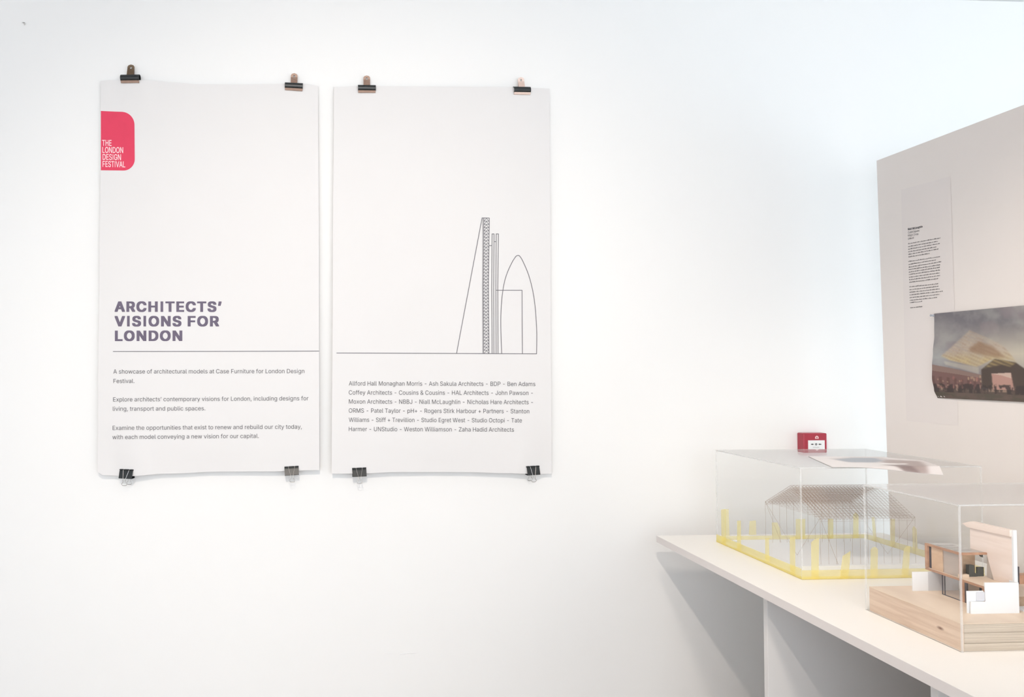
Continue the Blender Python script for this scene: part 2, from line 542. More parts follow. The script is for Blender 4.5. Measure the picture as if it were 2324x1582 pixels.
def lx(cy): return 364-5*math.sin(math.pi*(cy-68)/1432), 419-7*math.sin(math.pi*(cy-68)/1432)
for k in range(NC):
    ya, yb = 68+1432*k/NC, 68+1432*(k+1)/NC
    a0, a1 = lx(ya); b0, b1 = lx(yb)
    stroke(mb, [q(b0, yb), q(b1, yb)], LWID*.75, on2)
    stroke(mb, [q(b0+2, yb), q((a0+a1)/2, ya+4), q(b1-2, yb)], LWID*.75, on2)
mb.build('printed_outline', LINE, P2, fix=False)
mb = MB()
for p in ([(450, 1500), (447, 800), (450, 237), (472, 237), (467, 800), (470, 1500)],
          [(493, 1500), (490, 800), (494, 237), (518, 237), (511, 800), (514, 1500)],
          [(472, 318), (494, 318)], [(418, 360), (450, 360)]):
    stroke(mb, [q(*a) for a in p], LWID, on2)
mb.build('printed_outline', LINE, P2, fix=False)
stroke(MB(), [q(490, 832), q(767, 832), q(769, 1200), q(772, 1500)], LWID, on2).build('printed_outline', LINE, P2, fix=False)
gk = [(552, 1503), (545, 1300), (543, 1150), (548, 1000), (560, 870), (580, 750), (610, 650), (655, 550), (685, 498), (706, 471), (722, 465), (738, 468),
      (760, 495), (790, 555), (830, 650), (860, 750), (887, 870), (905, 1000), (917, 1150), (923, 1300), (921, 1503)]
def cat(pts, n=6):
    out = []
    P = [pts[0]]+pts+[pts[-1]]
    for i in range(1, len(P)-2):
        for k in range(n):
            t = k/n
            p0, p1, p2, p3 = [np.array(P[i+j], float) for j in (-1, 0, 1, 2)]
            out.append(tuple(.5*((2*p1)+(-p0+p2)*t+(2*p0-5*p1+4*p2-p3)*t*t+(-p0+3*p1-3*p2+p3)*t**3)))
    return out+[pts[-1]]
stroke(MB(), [q(*a) for a in cat(gk, 4)], LWID, on2).build('printed_outline', LINE, P2, fix=False)
for s, x0, y0, x1, y1 in (
    ('Allford Hall Monaghan Morris - Ash Sakula Architects - BDP - Ben Adams', 791.7, 875, 1215, 876.3),
    ('Coffey Architects - Cousins & Cousins - HAL Architects - John Pawson -', 791.7, 895.6, 1209.3, 896.6),
    ('Moxon Architects - NBBJ - Niall McLaughlin - Nicholas Hare Architects -', 791.9, 916.1, 1209.5, 917.5),
    ('ORMS - Patel Taylor - pH+ - Rogers Stirk Harbour + Partners - Stanton', 791.7, 936.6, 1201.2, 938.1),
    ('Williams - Stiff + Trevillion - Studio Egret West - Studio Octopi - Tate', 791.7, 957.5, 1184.5, 958.9),
    ('Harmer - UNStudio - Weston Williamson - Zaha Hadid Architects', 791.7, 978.4, 1166.5, 979.9)):
    put_text('text_line', s, x0, y0, x1, y1, 9.7, on2, INK, P2)

# ------------------------------------------------------------ bulldog clips
def tongue(w, h, hole_r, hole_z, thick=.0012, nseg=32):
    """upright flat tongue with a hole and a pointed round top; base at z=0"""
    out = []
    r = w/2
    ol = [(-r, 0), (r, 0), (r*1.02, h*.55), (r, h*.80), (r*.72, h*.93), (0, h), (-r*.72, h*.93), (-r, h*.80), (-r*1.02, h*.55)]
    def hit(a):
        d = (math.cos(a), math.sin(a)); best = 9
        for p, q_ in zip(ol, ol[1:]+ol[:1]):
            ex, ez = q_[0]-p[0], q_[1]-p[1]
            den = d[0]*ez-d[1]*ex
            if abs(den) < 1e-12: continue
            t = ((p[0])*ez-(p[1]-hole_z)*ex)/den
            u = ((p[0])*d[1]-(p[1]-hole_z)*d[0])/den
            if t > 0 and -1e-6 <= u <= 1+1e-6: best = min(best, t)
        return d[0]*best, hole_z+d[1]*best
    angs = [2*math.pi*i/nseg for i in range(nseg)]
    angs += [math.atan2(p[1]-hole_z, p[0]) % (2*math.pi) for p in ol]
    angs = sorted(set(round(a, 5) for a in angs))
    n = len(angs)
    o_ = [hit(a) for a in angs]
    i_ = [(hole_r*math.cos(a), hole_z+hole_r*math.sin(a)) for a in angs]
    vs = []
    for y in (-thick/2, thick/2):
        vs += [(x, y, z) for x, z in o_] + [(x, y, z) for x, z in i_]
    fs = []
    for i in range(n):
        j = (i+1) % n
        fs += [(i, j, n+j, n+i), (2*n+j, 2*n+i, 3*n+i, 3*n+j), (i, 2*n+i, 2*n+j, j), (n+j, 3*n+j, 3*n+i, n+i)]
    return vs, fs

def bulldog(cxp, cyp, depth, label, mat, jaw, yaw=0, roll=0, lean=11, back_lean=6, k=1.0):
    loc = at(cxp, cyp, y=-depth)
    t = thing('bulldog_clip', loc, label, 'clip', 'bulldog clips along the top of the posters')
    t.rotation_euler = (0, 0, 0)
    M0 = Matrix.Translation(loc) @ Matrix.Rotation(R(yaw), 4, 'Z') @ Matrix.Rotation(R(roll), 4, 'Y') @ Matrix.Scale(k, 4)
    def put(mb, name, m, M=Matrix(), bevel=0, sm=False):
        mb.v = [tuple(M0 @ M @ Vector(v)) for v in mb.v]
        return mb.build(name, m, t, bevel=bevel, smooth=sm)
    W = .034
    prof = []
    for i in range(29):       # outer arc of the barrel (y, z)
        a = R(24+i*(312/28))      # open only at the foot, where the lips are
        prof.append((-.0105*math.sin(a), -.0118*math.cos(a)))
    outer = prof
    inner = [(y*.86, z*.86) for y, z in prof][::-1]
    put(MB().prism(outer+inner, 'x', -W, W), 'spring_barrel', BLACKM, bevel=.0003)
    # jaws: two lips that close on the paper under the barrel
    jf = MB().prism([(-.0052, -.0100), (-.0044, -.0108), (-.0012, -.0182), (-.0030, -.0186), (-.0066, -.0112)], 'x', -W+.001, W-.001)
    put(jf, 'jaw', jaw)
    jb = MB().prism([(.0052, -.0100), (.0044, -.0108), (.0010, -.0182), (.0024, -.0186), (.0066, -.0112)], 'x', -W+.001, W-.001)
    put(jb, 'jaw', jaw)
    for sgn, ln in ((-1, lean), (1, back_lean)):
        v, f = tongue(.0250, .0385, .0040, .0270)
        m = MB().add(v, f)
        for i in range(4):
            z0 = .0150-.0042*i
            m.bar((-.0115, sgn*.0009, z0+.0030), (.0115, sgn*.0009, z0-.0030 if z0-.003 > 0 else .0005), .0007)
        put(m, 'handle', mat, Matrix.Translation((0, sgn*.0035, .0105)) @ Matrix.Rotation(R(-sgn*-ln), 4, 'X'))
    return t

bulldog(296, 177, .020, 'bulldog clip with dark bronzed handle, far left above the red logo', BRASS_D, BRASS, yaw=-8, roll=1.0, lean=13, back_lean=2, k=1.06)
bulldog(667, 195, .020, 'bulldog clip with brown handle, top right corner of the left poster', BRASS, BRASS, roll=1.8)
bulldog(832.5, 200, .020, 'bulldog clip with brown handle, top left corner of the skyline poster', BRASS, BRASS, roll=-.3)
bulldog(1184, 204, .020, 'bulldog clip with ridged handle coloured as if catching the light, top right corner of the skyline poster', BRASS_LIT, BRASS_LIT, yaw=9, roll=-3.2, lean=12, k=1.02)
for k_, (x, y, l) in enumerate(((291.5, 152.5, 'pale nail head in the hole of the far left dark bulldog clip'),
                  (667, 172, 'pale nail head in the handle hole of the clip above the heading poster’s right corner'),
                  (832, 177, 'pale nail head in the handle hole of the skyline poster’s left clip'),
                  (1187, 182, 'pale nail head in the handle hole of the skyline poster’s right clip'))):
    p = at(x, y, y=0)
    m = MB()
    m.bar((p.x, .004, p.z), (p.x, -.012, p.z), .0012, 8)
    m.bar((p.x, -.012, p.z), (p.x, -.0135, p.z), .0034, 12)
    nl = m.build('nail', WALL)
    tag(nl, l, 'nail', 'nails holding the bulldog clips')

# small hook at the top left of the wall
p = at(55, 53, y=0)
hk = thing('wall_hook', p, 'tiny grey metal hook alone at the top left of the white wall', 'hook')
MB().bar((p.x, .002, p.z), (p.x, -.006, p.z), .0016, 8).build('shank', WIRE, hk)
MB().tube([(p.x-.006, -.004, p.z+.001), (p.x, -.006, p.z+.001), (p.x+.005, -.007, p.z-.001), (p.x+.006, -.006, p.z-.005), (p.x+.001, -.005, p.z-.008)], .0011, 6).build('hook_wire', WIRE, hk)

# ------------------------------------------------------------ binder clips
def binder(cxp, cyp, depth, label, yaw=0, roll=0, tilt=0, lo=(0, 0), k=1.0, open_=0):
    """cxp, cyp: middle of the gripping edge (top of the black body) in the photograph"""
    loc = at(cxp, cyp, y=-depth)
    t = thing('binder_clip', loc, label, 'clip', 'binder clips along the bottom of the posters')
    M0 = Matrix.Translation(loc) @ Matrix.Rotation(R(yaw), 4, 'Z') @ Matrix.Rotation(R(roll), 4, 'Y') @ Matrix.Rotation(R(tilt), 4, 'X') @ Matrix.Scale(k, 4)
    def put(mb, name, m, M=Matrix(), bevel=0, sm=False):
        mb.v = [tuple(M0 @ M @ Vector(v)) for v in mb.v]
        return mb.build(name, m, t, bevel=bevel, smooth=sm)
    W, Hh, D = .0262, .0325, .0115
    th = .0007
    outer = [(-.0012, 0), (-.0045, -.008), (-D, -Hh+.0015), (-D+.0015, -Hh), (D-.0015, -Hh), (D, -Hh+.0015), (.0045, -.008), (.0012, 0)]
    inner = [(.0004, -.0004), (.0038, -.008), (D-th*1.2, -Hh+.002), (D-.002, -Hh+th), (-D+.002, -Hh+th), (-D+th*1.2, -Hh+.002), (-.0038, -.008), (-.0004, -.0004)]
    put(MB().prism(outer+inner, 'x', -W, W), 'clip_body', BLACKM, bevel=.0002)
    for sg in (-1, 1):
        m = MB()
        for a, b in ((-W, -.0135), (-.0095, .0095), (.0135, W)):
            m.bar((a, sg*.0026, -.0012), (b, sg*.0026, -.0012), .0021, 8)
        put(m, 'rolled_lip', BLACKM)
    for sg, off in ((-1, lo[0]), (1, lo[1])):
        dz = 0
        y0, y1 = sg*.0030, sg*(D+.0022)
        half = [(.0115, y0, -.0010), (.0098, sg*.0060, -.010), (.0068, sg*(D*.82+.001), -.024), (.0050, y1, -.034), (.0043, y1, -.040),
                (.0046, y1*.98, -.0445), (.0085, y1*.95, -.0495), (.0100, y1*.93, -.0535), (.0078, y1*.92, -.0565), (.0035, y1*.92, -.0578)]
        pts = [(x+off*min(1, -z/.04), y, z) for x, y, z in half] + [(-x+off*min(1, -z/.04), y, z) for x, y, z in half[::-1]]
        put(MB().tube(cat(pts, 3), .00095, 6), 'wire_handle', WIRE, sm=True)
    return t

binder(287.5, 1065.5, .044, 'black binder clip twisted to one side, bottom left corner of the left poster', yaw=-14, roll=1, lo=(-.003, .003), tilt=3)
binder(661.5, 1058.5, .042, 'black binder clip with upright wire loops, bottom right corner of the left poster', roll=-3, yaw=3, tilt=-4)
binder(815, 1062, .042, 'black binder clip with golden reflections, bottom left corner of the skyline poster', roll=-2, yaw=2, tilt=-7)
binder(1209, 1058, .044, 'black binder clip with spread wire loops, bottom right corner of the skyline poster', yaw=12, roll=-1.5, lo=(-.001, -.004), tilt=4)

# ------------------------------------------------------------ fire alarm call point
yf = -.042
a = at(1823, 983.5, y=yf); b = at(1877, 984, y=yf)
x0, x1, z1 = a.x, b.x, a.z; z0 = z1-.087
cp = thing('fire_alarm_call_point', ((x0+x1)/2, 0, z0), 'small red fire alarm call point on the wall above the clear case', 'fire alarm')
box('housing', (x0, x1, yf, 0, z0, z1), ALARM, cp, bevel=.004)
def onc(px, py): return at(px, py, y=yf-.0024)
pa, pb = at(1834, 999.5, y=yf-.001), at(1871.5, 999.5, y=yf-.001)
box('break_plate', (pa.x, pb.x, yf-.0018, yf+.001, z0+.012, pa.z), ALARMW, cp, bevel=.0006)
def arrow(m, xa, xb, y, place, w=1.9, hw=3.6, hl=3.2):
    s = 1 if xb > xa else -1
    m.add([place(xa, y-w/2), place(xb-s*hl, y-w/2), place(xb-s*hl, y+w/2), place(xa, y+w/2)], [(0, 1, 2, 3)])
    m.add([place(xb-s*hl, y-hw/2), place(xb, y), place(xb-s*hl, y+hw/2)], [(0, 1, 2)])
m = MB(); arrow(m, 1840.6, 1847.2, 1008.4, onc); m.build('printed_arrow', BLACKI, cp, fix=False)
m = MB(); arrow(m, 1864, 1857.2, 1008.4, onc); m.build('printed_arrow', BLACKI, cp, fix=False)
m = MB(); n = 20
m.add([onc(1852.3+r*math.cos(2*math.pi*i/n), 1008.4+r*math.sin(2*math.pi*i/n)) for r in (1.0, 2.4) for i in range(n)],
      [(i, (i+1) % n, n+(i+1) % n, n+i) for i in range(n)])
m.build('printed_dot', BLACKI, cp, fix=False)
m = MB()
for i in range(9):
    xx = 1845+i*1.6
    m.add([onc(xx, 1014.6), onc(xx+1.2, 1014.6), onc(xx+1.2, 1016), onc(xx, 1016)], [(0, 1, 2, 3)])
m.build('small_print', GREYI, cp, fix=False)
m = MB()   # pale emblem: house with a flame
m.add([onc(1850, 996), onc(1850, 991.5), onc(1853.8, 988.8), onc(1857.8, 991.5), onc(1857.8, 996), onc(1855.8, 996), onc(1855.8, 992.3), onc(1853.8, 991), onc(1852, 992.3), onc(1852, 996)],
      [(0, 1, 8, 9), (1, 2, 7, 8), (2, 3, 6, 7), (3, 4, 5, 6)])
m.add([onc(1853, 996), onc(1852.9, 994), onc(1853.9, 992.4), onc(1854.9, 994), onc(1854.8, 996)], [(0, 1, 2, 3, 4)])
m.build('emblem', PINKW, cp, fix=False)

# ------------------------------------------------------------ table
T = .9882; TX0, TX1, TY0, TY1 = 1.207, 2.072, -2.75, -.15
tb = thing('display_table', (1.65, -1.4, 0), 'long white display table on upright boards, reaching from the wall toward the camera', 'table')
box('tabletop', (TX0, TX1, TY0, TY1, T-.024, T), TABLE, tb, bevel=.0012)
for k_, y in enumerate((-.80, -1.435, -2.07, -2.70)):
    bd = box('support_board', (1.25, 2.04, y-.010, y+.010, 0, T-.024), BOARD, tb, bevel=.0008)
# edge band along the visible left side
box('edge_band', (TX0-.0012, TX0, TY0, TY1, T-.0235, T-.0006), TEDGE, tb)

# ------------------------------------------------------------ partition
XP0, ZP0, SL = 2.1002, 1.1666, -.0179     # leans very slightly
def xpart(z): return XP0+SL*(z-ZP0)
ZT = 2.392
m = MB()
v = []
for (y, z) in ((-.15, 0), (-.15, ZT), (-3.1, ZT), (-3.1, 0)):
    v.append((xpart(z), y, z))
v += [(x+.045, y, z) for x, y, z in v]
m.add(v, [(0, 3, 2, 1), (4, 5, 6, 7), (0, 1, 5, 4), (1, 2, 6, 5), (2, 3, 7, 6), (3, 0, 4, 7)])
pt = m.build('partition', PART)
tag(pt, 'tall free-standing pinkish grey partition board behind the table', 'partition')
def at_part(px, py, off=0.0):
    d = ray(px, py)
    # plane x = XP0+SL*(z-ZP0)-off
    t = (XP0-off+SL*(CAM.z-ZP0)-CAM.x)/(d.x-SL*d.z)
    return CAM+t*d

def quad_sheet(name, corners, off, mat, parent, nx=10, ny=24, wav=.0003, th=.0005):
    (tl, tr, br, bl) = [at_part(*c, off) for c in corners]
    vs = []
    for j in range(ny+1):
        for i in range(nx+1):
            u, w_ = i/nx, j/ny
            p = Vector((tl*(1-u)+tr*u)*(1-w_)+(bl*(1-u)+br*u)*w_)
            p.x += -wav*math.sin(3*math.pi*w_)*math.sin(math.pi*u)*.5 - wav*.5
            vs.append(p)
    W = nx+1
    fs = [(j*W+i, j*W+i+W, j*W+i+W+1, j*W+i+1) for j in range(ny) for i in range(nx)]
    return obj(name, vs, fs, mat, parent, smooth=True)

c0 = at_part(2100, 960, .003)
scr = thing('text_scroll', c0, 'long narrow sheet of small printed text hung on the partition', 'poster')
quad_sheet('paper_sheet', [(2045, 431), (2157, 400), (2175, 966), (2057, 955)], .0005, SCROLL, scr)
def ons(px, py): return at_part(px, py, .0014)
def qs(cx, cy): return (2030+cx/6.877, 490+cy/6.877)
for s, a, b, cap, bo in (('Niall McLaughlin', (208, 225), (438, 180), 4.6, .035), ('Cubitt Square', (210, 275), (388, 243), 4.4, 0),
                     ('King’s Cross', (210, 322), (372, 294), 4.4, 0), ('Unbuilt', (213, 372), (302, 355), 4.4, 0)):
    (xa, ya), (xb, yb) = qs(*a), qs(*b)
    put_text('heading_line', s, xa, ya, xb, yb, cap, ons, INK, scr, bo)
L1 = [((212, 442), (715, 352)), ((214, 487), (680, 402)), ((214, 528), (708, 436)), ((216, 568), (665, 488)), ((217, 608), (685, 523)), ((219, 648), (548, 592))]
L2 = [((218, 720), (722, 640)), ((220, 765), (650, 692)), ((221, 808), (730, 722)), ((222, 845), (715, 770)), ((223, 885), (715, 808)), ((225, 922), (725, 850)),
      ((227, 965), (708, 896)), ((230, 1005), (718, 936)), ((232, 1045), (680, 985))]
L3 = [((233, 1115), (683, 1066)), ((234, 1160), (685, 1106)), ((236, 1200), (705, 1146)), ((237, 1242), (752, 1182)), ((238, 1285), (712, 1230)), ((240, 1325), (665, 1279)), ((242, 1362), (430, 1342)), ((247, 1440), (440, 1422))]
for (a, b) in L1+L2+L3:
    (xa, ya), (xb, yb) = qs(*a), qs(*b)
    L = xb-xa; m = MB(); x = 0
    while x < L-1:
        wl = min(random.choice((1.4, 2.6, 3.4, 4.4, 5.6, 7)), L-x)
        n_ = max(1, int(wl/1.1))
        for i in range(n_):
            u0 = x+wl*i/n_; u1 = u0+wl/n_*.86
            hh = random.choice((1.6, 1.6, 1.8, 2.5))
            y_ = lambda u: ya+(yb-ya)*u/L
            m.add([ons(xa+u0, y_(u0)-hh), ons(xa+u1, y_(u1)-hh), ons(xa+u1, y_(u1)), ons(xa+u0, y_(u0))], [(0, 1, 2, 3)])
        x += wl+1.0
    m.build('small_print_line', INKL, scr, fix=False)

# ---------------- photographic print on the partition
Y0 = at_part(2119, 712, .006).y; ZTOP = at_part(2119, 712, .006).z; ZBOT = at_part(2121, 903, .006).z
PH = ZTOP-ZBOT; PW = .80
def st(cx, cy):     # picture coordinates of a point seen in the photograph (0..PW/PH, 0..1)
    p = at_part(2080+cx/6.086, 670+cy/6.086, .006)
    return ((Y0-p.y)/PH, (ZTOP-p.z)/PH)
NX, NY = 520, 230
ss, tt = np.meshgrid(np.linspace(0, PW/PH, NX+1), np.linspace(0, 1, NY+1))
def vnoise(x, y, seed):
    r_ = np.random.default_rng(seed).random((64, 64))
    xi, yi = np.floor(x).astype(int), np.floor(y).astype(int)
    fx, fy = x-xi, y-yi
    fx, fy = fx*fx*(3-2*fx), fy*fy*(3-2*fy)
    g = lambda a, b: r_[a % 64, b % 64]
    return (g(xi, yi)*(1-fx)+g(xi+1, yi)*fx)*(1-fy)+(g(xi, yi+1)*(1-fx)+g(xi+1, yi+1)*fx)*fy
def fbm(x, y, seed, o=4):
    return sum(vnoise(x*2**k, y*2**k, seed+k)/2**(k+1) for k in range(o))/(1-2.0**-o)
def inside(poly):
    P = np.array(poly); r_ = np.zeros(ss.shape, bool); j = len(P)-1
    for i in range(len(P)):
        xi, yi = P[i]; xj, yj = P[j]
        cnd = ((yi > tt) != (yj > tt)) & (ss < (xj-xi)*(tt-yi)/((yj-yi) if yj != yi else 1e-9)+xi)
        r_ ^= cnd; j = i
    return r_
C = np.zeros(ss.shape+(3,))
def soft(mask, n=3):
    a = mask.astype(float)
    for _ in range(n):
        a = (np.roll(a, 1, 0)+np.roll(a, -1, 0)+a)/3
        a = (np.roll(a, 1, 1)+np.roll(a, -1, 1)+a)/3
    return a
def put_(mask, col, k=1.0):
    k = np.broadcast_to(np.asarray(k, float), ss.shape)
    a = (mask*k)[..., None]
    C[:] = C*(1-a)+np.array(col, float)/255*a
cl = fbm(ss*2.6+3, tt*3.4, 11, 5)
v_ = np.clip((cl-.35)*2.6, 0, 1)[..., None]
C[:] = (np.array([112, 108, 114])*(1-v_)+np.array([156, 152, 150])*v_)/255
cl2 = fbm(ss*5+9, tt*6, 21, 4)
put_(np.ones(ss.shape), (154, 154, 150), np.clip((cl2-.5)*2.2, 0, .6))
put_(np.ones(ss.shape), (128, 116, 122), np.clip((fbm(ss*4, tt*5+5, 27, 3)-.55)*3, 0, .5))
glow = np.clip((ss-.30)/.55, 0, 1)*np.clip(1-abs(tt-.50)/.36, 0, 1)
put_(np.ones(ss.shape), (198, 190, 172), glow*.95)
glow2 = np.clip(1-((ss-.12)/.28)**2, 0, 1)*np.clip(1-abs(tt-.52)/.16, 0, 1)
put_(np.ones(ss.shape), (170, 172, 170), glow2*.7)
# golden lattice roof
A_, B_, C2_, D_, E_ = st(360, 840), st(735, 485), st(1200, 700), st(1375, 915), st(830, 990)
mk = soft(inside([A_, st(560, 640), B_, st(1000, 600), C2_, D_, st(1080, 870), E_, st(480, 900)]), 4)
tex = fbm(ss*9, tt*9, 33)
stripe = .5+.5*np.sin((ss*1.25+tt*1.0)*120+tex*3)
stripe2 = .5+.5*np.sin((ss*.55-tt*1.5)*95+tex*2)
px_ = (ss-A_[0])/(D_[0]-A_[0])
mk = mk*np.clip(.55+1.2*(fbm(ss*7, tt*7, 91)-.25), .45, 1)
put_(mk, (186, 168, 150), .62+.3*tex)
put_(mk, (196, 176, 124), np.clip((tt-st(800, 760)[1])*7, 0, .75))
core = soft(inside([st(700, 760), st(860, 640), st(1040, 700), st(1230, 860), st(1080, 850), st(930, 830)]), 14)
put_(core, (140, 108, 82), .75)
put_(mk, (140, 112, 92), .10*stripe*np.clip((tex-.25)*3, 0, 1)*np.clip(1.3-px_*.8, .3, 1))
put_(mk, (132, 104, 84), .30*stripe2*np.clip((tex-.2)*3, 0, 1))
put_(mk, (220, 206, 180), .30*stripe2*np.clip((.66-tex)*3, 0, 1)*np.clip(1.2-px_, .2, 1))
put_(soft(inside([st(400, 910), st(860, 1000), st(860, 1090), st(420, 960)]), 3), (200, 190, 172), .5)
# long low building
bl = inside([(0, st(180, 940)[1]), st(250, 955), st(900, 1105), st(900, 1330), (0, st(200, 1330)[1])])
put_(soft(bl, 1), (112, 82, 78))
put_(inside([(0, st(180, 940)[1]), st(250, 955), st(900, 1105), st(900, 1150), (0, st(190, 1040)[1])]), (132, 108, 100))
cols = (np.sin(ss*70) > .2)
low = inside([(0, st(190, 1110)[1]), st(900, 1200), st(900, 1330), (0, st(200, 1330)[1])])
put_(soft(low & cols, 1), (90, 64, 60), .7)
for i in range(46):
    cx_, cy_ = 230+random.random()*1050, 1120+random.random()*200
    s0, t0 = st(cx_, cy_)
    r0 = .006+random.random()*.010
    put_(soft((ss-s0)**2+((tt-t0)*.7)**2 < r0**2, 1), random.choice([(190, 158, 128), (168, 110, 100), (150, 96, 90), (208, 178, 140)]), .6)
# dark barn
barn = inside([st(892, 1030), st(1080, 880), st(1370, 930), st(1485, 1010), (1.75, st(1485, 1000)[1]), (1.75, 1.0), st(1060, 1330), st(905, 1260)])
put_(soft(barn, 2), (72, 60, 54))
put_(soft(inside([st(930, 1010), st(1080, 870), st(1380, 930), st(1300, 990), st(1180, 960)]), 3)*(.4+.6*stripe2), (162, 140, 92), .75)
put_(soft(inside([st(1035, 1085), st(1305, 1070), st(1325, 1180), st(1355, 1335), st(1060, 1340)]), 2), (180, 138, 126))
put_(inside([st(1035, 1085), st(1305, 1070), st(1310, 1150), st(1180, 1110)]), (214, 196, 180), .6)
# crowd and ground
crowd = fbm(ss*30, tt*11, 61, 3)
g0 = st(240, 1300)[1]; gm = tt > g0-.02
put_(gm, (84, 70, 64))
put_(soft((tt > g0-.085+.03*fbm(ss*20, tt*0, 63)) & (tt < g0+.03) & (crowd > .47), 1), (56, 46, 46), .85)
put_(soft((tt > g0-.06) & (tt < g0+.01) & (crowd < .34), 1), (176, 144, 124), .7)
put_(tt > g0+.03, (78, 72, 62), .8)
put_(tt > g0+.03, (110, 84, 78), .5*np.clip((fbm(ss*8, tt*20, 81)-.4)*4, 0, 1))
put_(np.ones(ss.shape), (150, 146, 142), .10)   # flat ink density of the print
lin = np.where(C <= .04045, C/12.92, ((C+.055)/1.055)**2.4)
bul = [(712, 0), (760, .0022), (800, .0095), (830, .0145), (859, .0165), (885, .0105), (905, -.001)]
vs = []
for j in range(NY+1):
    t_ = j/NY
    py = 712+191*t_
    bu = lerp_table(py, bul)
    for i in range(NX+1):
        s_ = i*PW/NX
        y = Y0-s_; z = ZTOP-PH*t_
        off = .0045+(bu)*math.exp(-(s_/.055)**2)+.0015*(1-math.exp(-s_/.1))
        vs.append((xpart(z)-off, y, z))
fs = []
W = NX+1
for j in range(NY):
    for i in range(NX):
        a = j*W+i
        fs.append((a, a+W, a+W+1, a+1))
pm = bpy.data.materials.new('photo_print'); pm.use_nodes = True
nt = pm.node_tree
at_n = nt.nodes.new('ShaderNodeAttribute'); at_n.attribute_name = 'print'
nt.links.new(at_n.outputs['Color'], nt.nodes['Principled BSDF'].inputs['Base Color'])
nt.nodes['Principled BSDF'].inputs['Roughness'].default_value = .6
nt.nodes['Principled BSDF'].inputs['Specular IOR Level'].default_value = .3
pr_t = thing('photo_print', (xpart(ZBOT)-.005, Y0-PW/2, ZBOT), 'dark unframed colour print of a golden lattice roof and crowd, curling from the partition', 'print')
po = obj('printed_face', vs, fs, pm, pr_t, smooth=True)
ca = po.data.color_attributes.new('print', 'FLOAT_COLOR', 'POINT')
flat = np.ones((W*(NY+1), 4), np.float32); flat[:, :3] = lin.reshape(-1, 3)
ca.data.foreach_set('color', flat.ravel())
# white backing of the sheet (coarse)
vb = []; fb = []
nb, mb_ = 60, 24
for j in range(mb_+1):
    for i in range(nb+1):
        v = vs[int(j*NY/mb_)*W+int(i*NX/nb)]
        vb.append((v[0]+.0006, v[1], v[2]))
for j in range(mb_):
    for i in range(nb):
        a = j*(nb+1)+i
        fb.append((a, a+1, a+nb+2, a+nb+1))
obj('paper_back', vb, fb, SCROLL, pr_t, smooth=True)
# clear push pin
p = at_part(2119.5, 716, .006)
pp = thing('push_pin', p, 'clear plastic push pin at the upper left corner of the print', 'pin')
MB().bar((p.x+.006, p.y, p.z), (p.x-.002, p.y, p.z), .0006, 6).build('needle', WIRE, pp)
m = MB()
m.bar((p.x-.001, p.y, p.z), (p.x-.003, p.y, p.z), .0045, 12)
m.bar((p.x-.003, p.y, p.z), (p.x-.010, p.y, p.z), .0026, 12)
m.bar((p.x-.010, p.y, p.z), (p.x-.012, p.y, p.z), .0042, 12)
m.build('pin_head', PINM, pp)

# ------------------------------------------------------------ acrylic cases
def case(x0, x1, y0, y1, z0, z1, label, th=.004):
    t = thing('display_case', ((x0+x1)/2, (y0+y1)/2, z0), label, 'display case')
    box('side_panel', (x0, x0+th, y0+th, y1-th, z0, z1-th), ACR, t)
    box('side_panel', (x1-th, x1, y0+th, y1-th, z0, z1-th), ACR, t)
    box('front_panel', (x0+th, x1-th, y0, y0+th, z0, z1-th), ACR, t)
    box('back_panel', (x0+th, x1-th, y1-th, y1, z0, z1-th), ACR, t)
    box('top_panel', (x0+th, x1-th, y0+th, y1-th, z1-th, z1), ACR_T, t)
    e = .0034
    for (xa, ya) in ((x0, y0), (x1-e, y0), (x0, y1-e), (x1-e, y1-e)):
        box('edge_strip', (xa, xa+e, ya, ya+e, z0, z1-e), ACR_E, t)
    for d in ((x0, x1, y0, y0+e), (x0, x1, y1-e, y1), (x0, x0+e, y0+e, y1-e), (x1-e, x1, y0+e, y1-e)):
        box('edge_strip', (*d, z1-e, z1), ACR_E, t)
    return t
K1 = dict(x0=1.375, x1=1.932, y0=-.776, y1=-.268)
c1 = case(K1['x0'], K1['x1'], K1['y0'], K1['y1'], T, 1.3135, 'large clear acrylic case edged with yellow film, nearest the white wall')

def tape_face(face, off=.0008):
    if face == 'L': return lambda px, py: at(px, py, x=K1['x0']-off)
    if face == 'R': return lambda px, py: at(px, py, x=K1['x1']+off)
    if face == 'F': return lambda px, py: at(px, py, y=K1['y0']-off)
    if face == 'B': return lambda px, py: at(px, py, y=K1['y1']+off)
def tape_poly(face, pts, off=.0008):
    P = tape_face(face, off)
    v = [P(*a) for a in pts]
    for u in v: u.z = max(u.z, T+.0006)
    nrm = {'L': Vector((-1, 0, 0)), 'R': Vector((1, 0, 0)), 'F': Vector((0, -1, 0)), 'B': Vector((0, 1, 0))}[face]
    n = len(v)
    o = obj('film_strip', v, [tuple(range(n))], TAPE, c1)
    return o
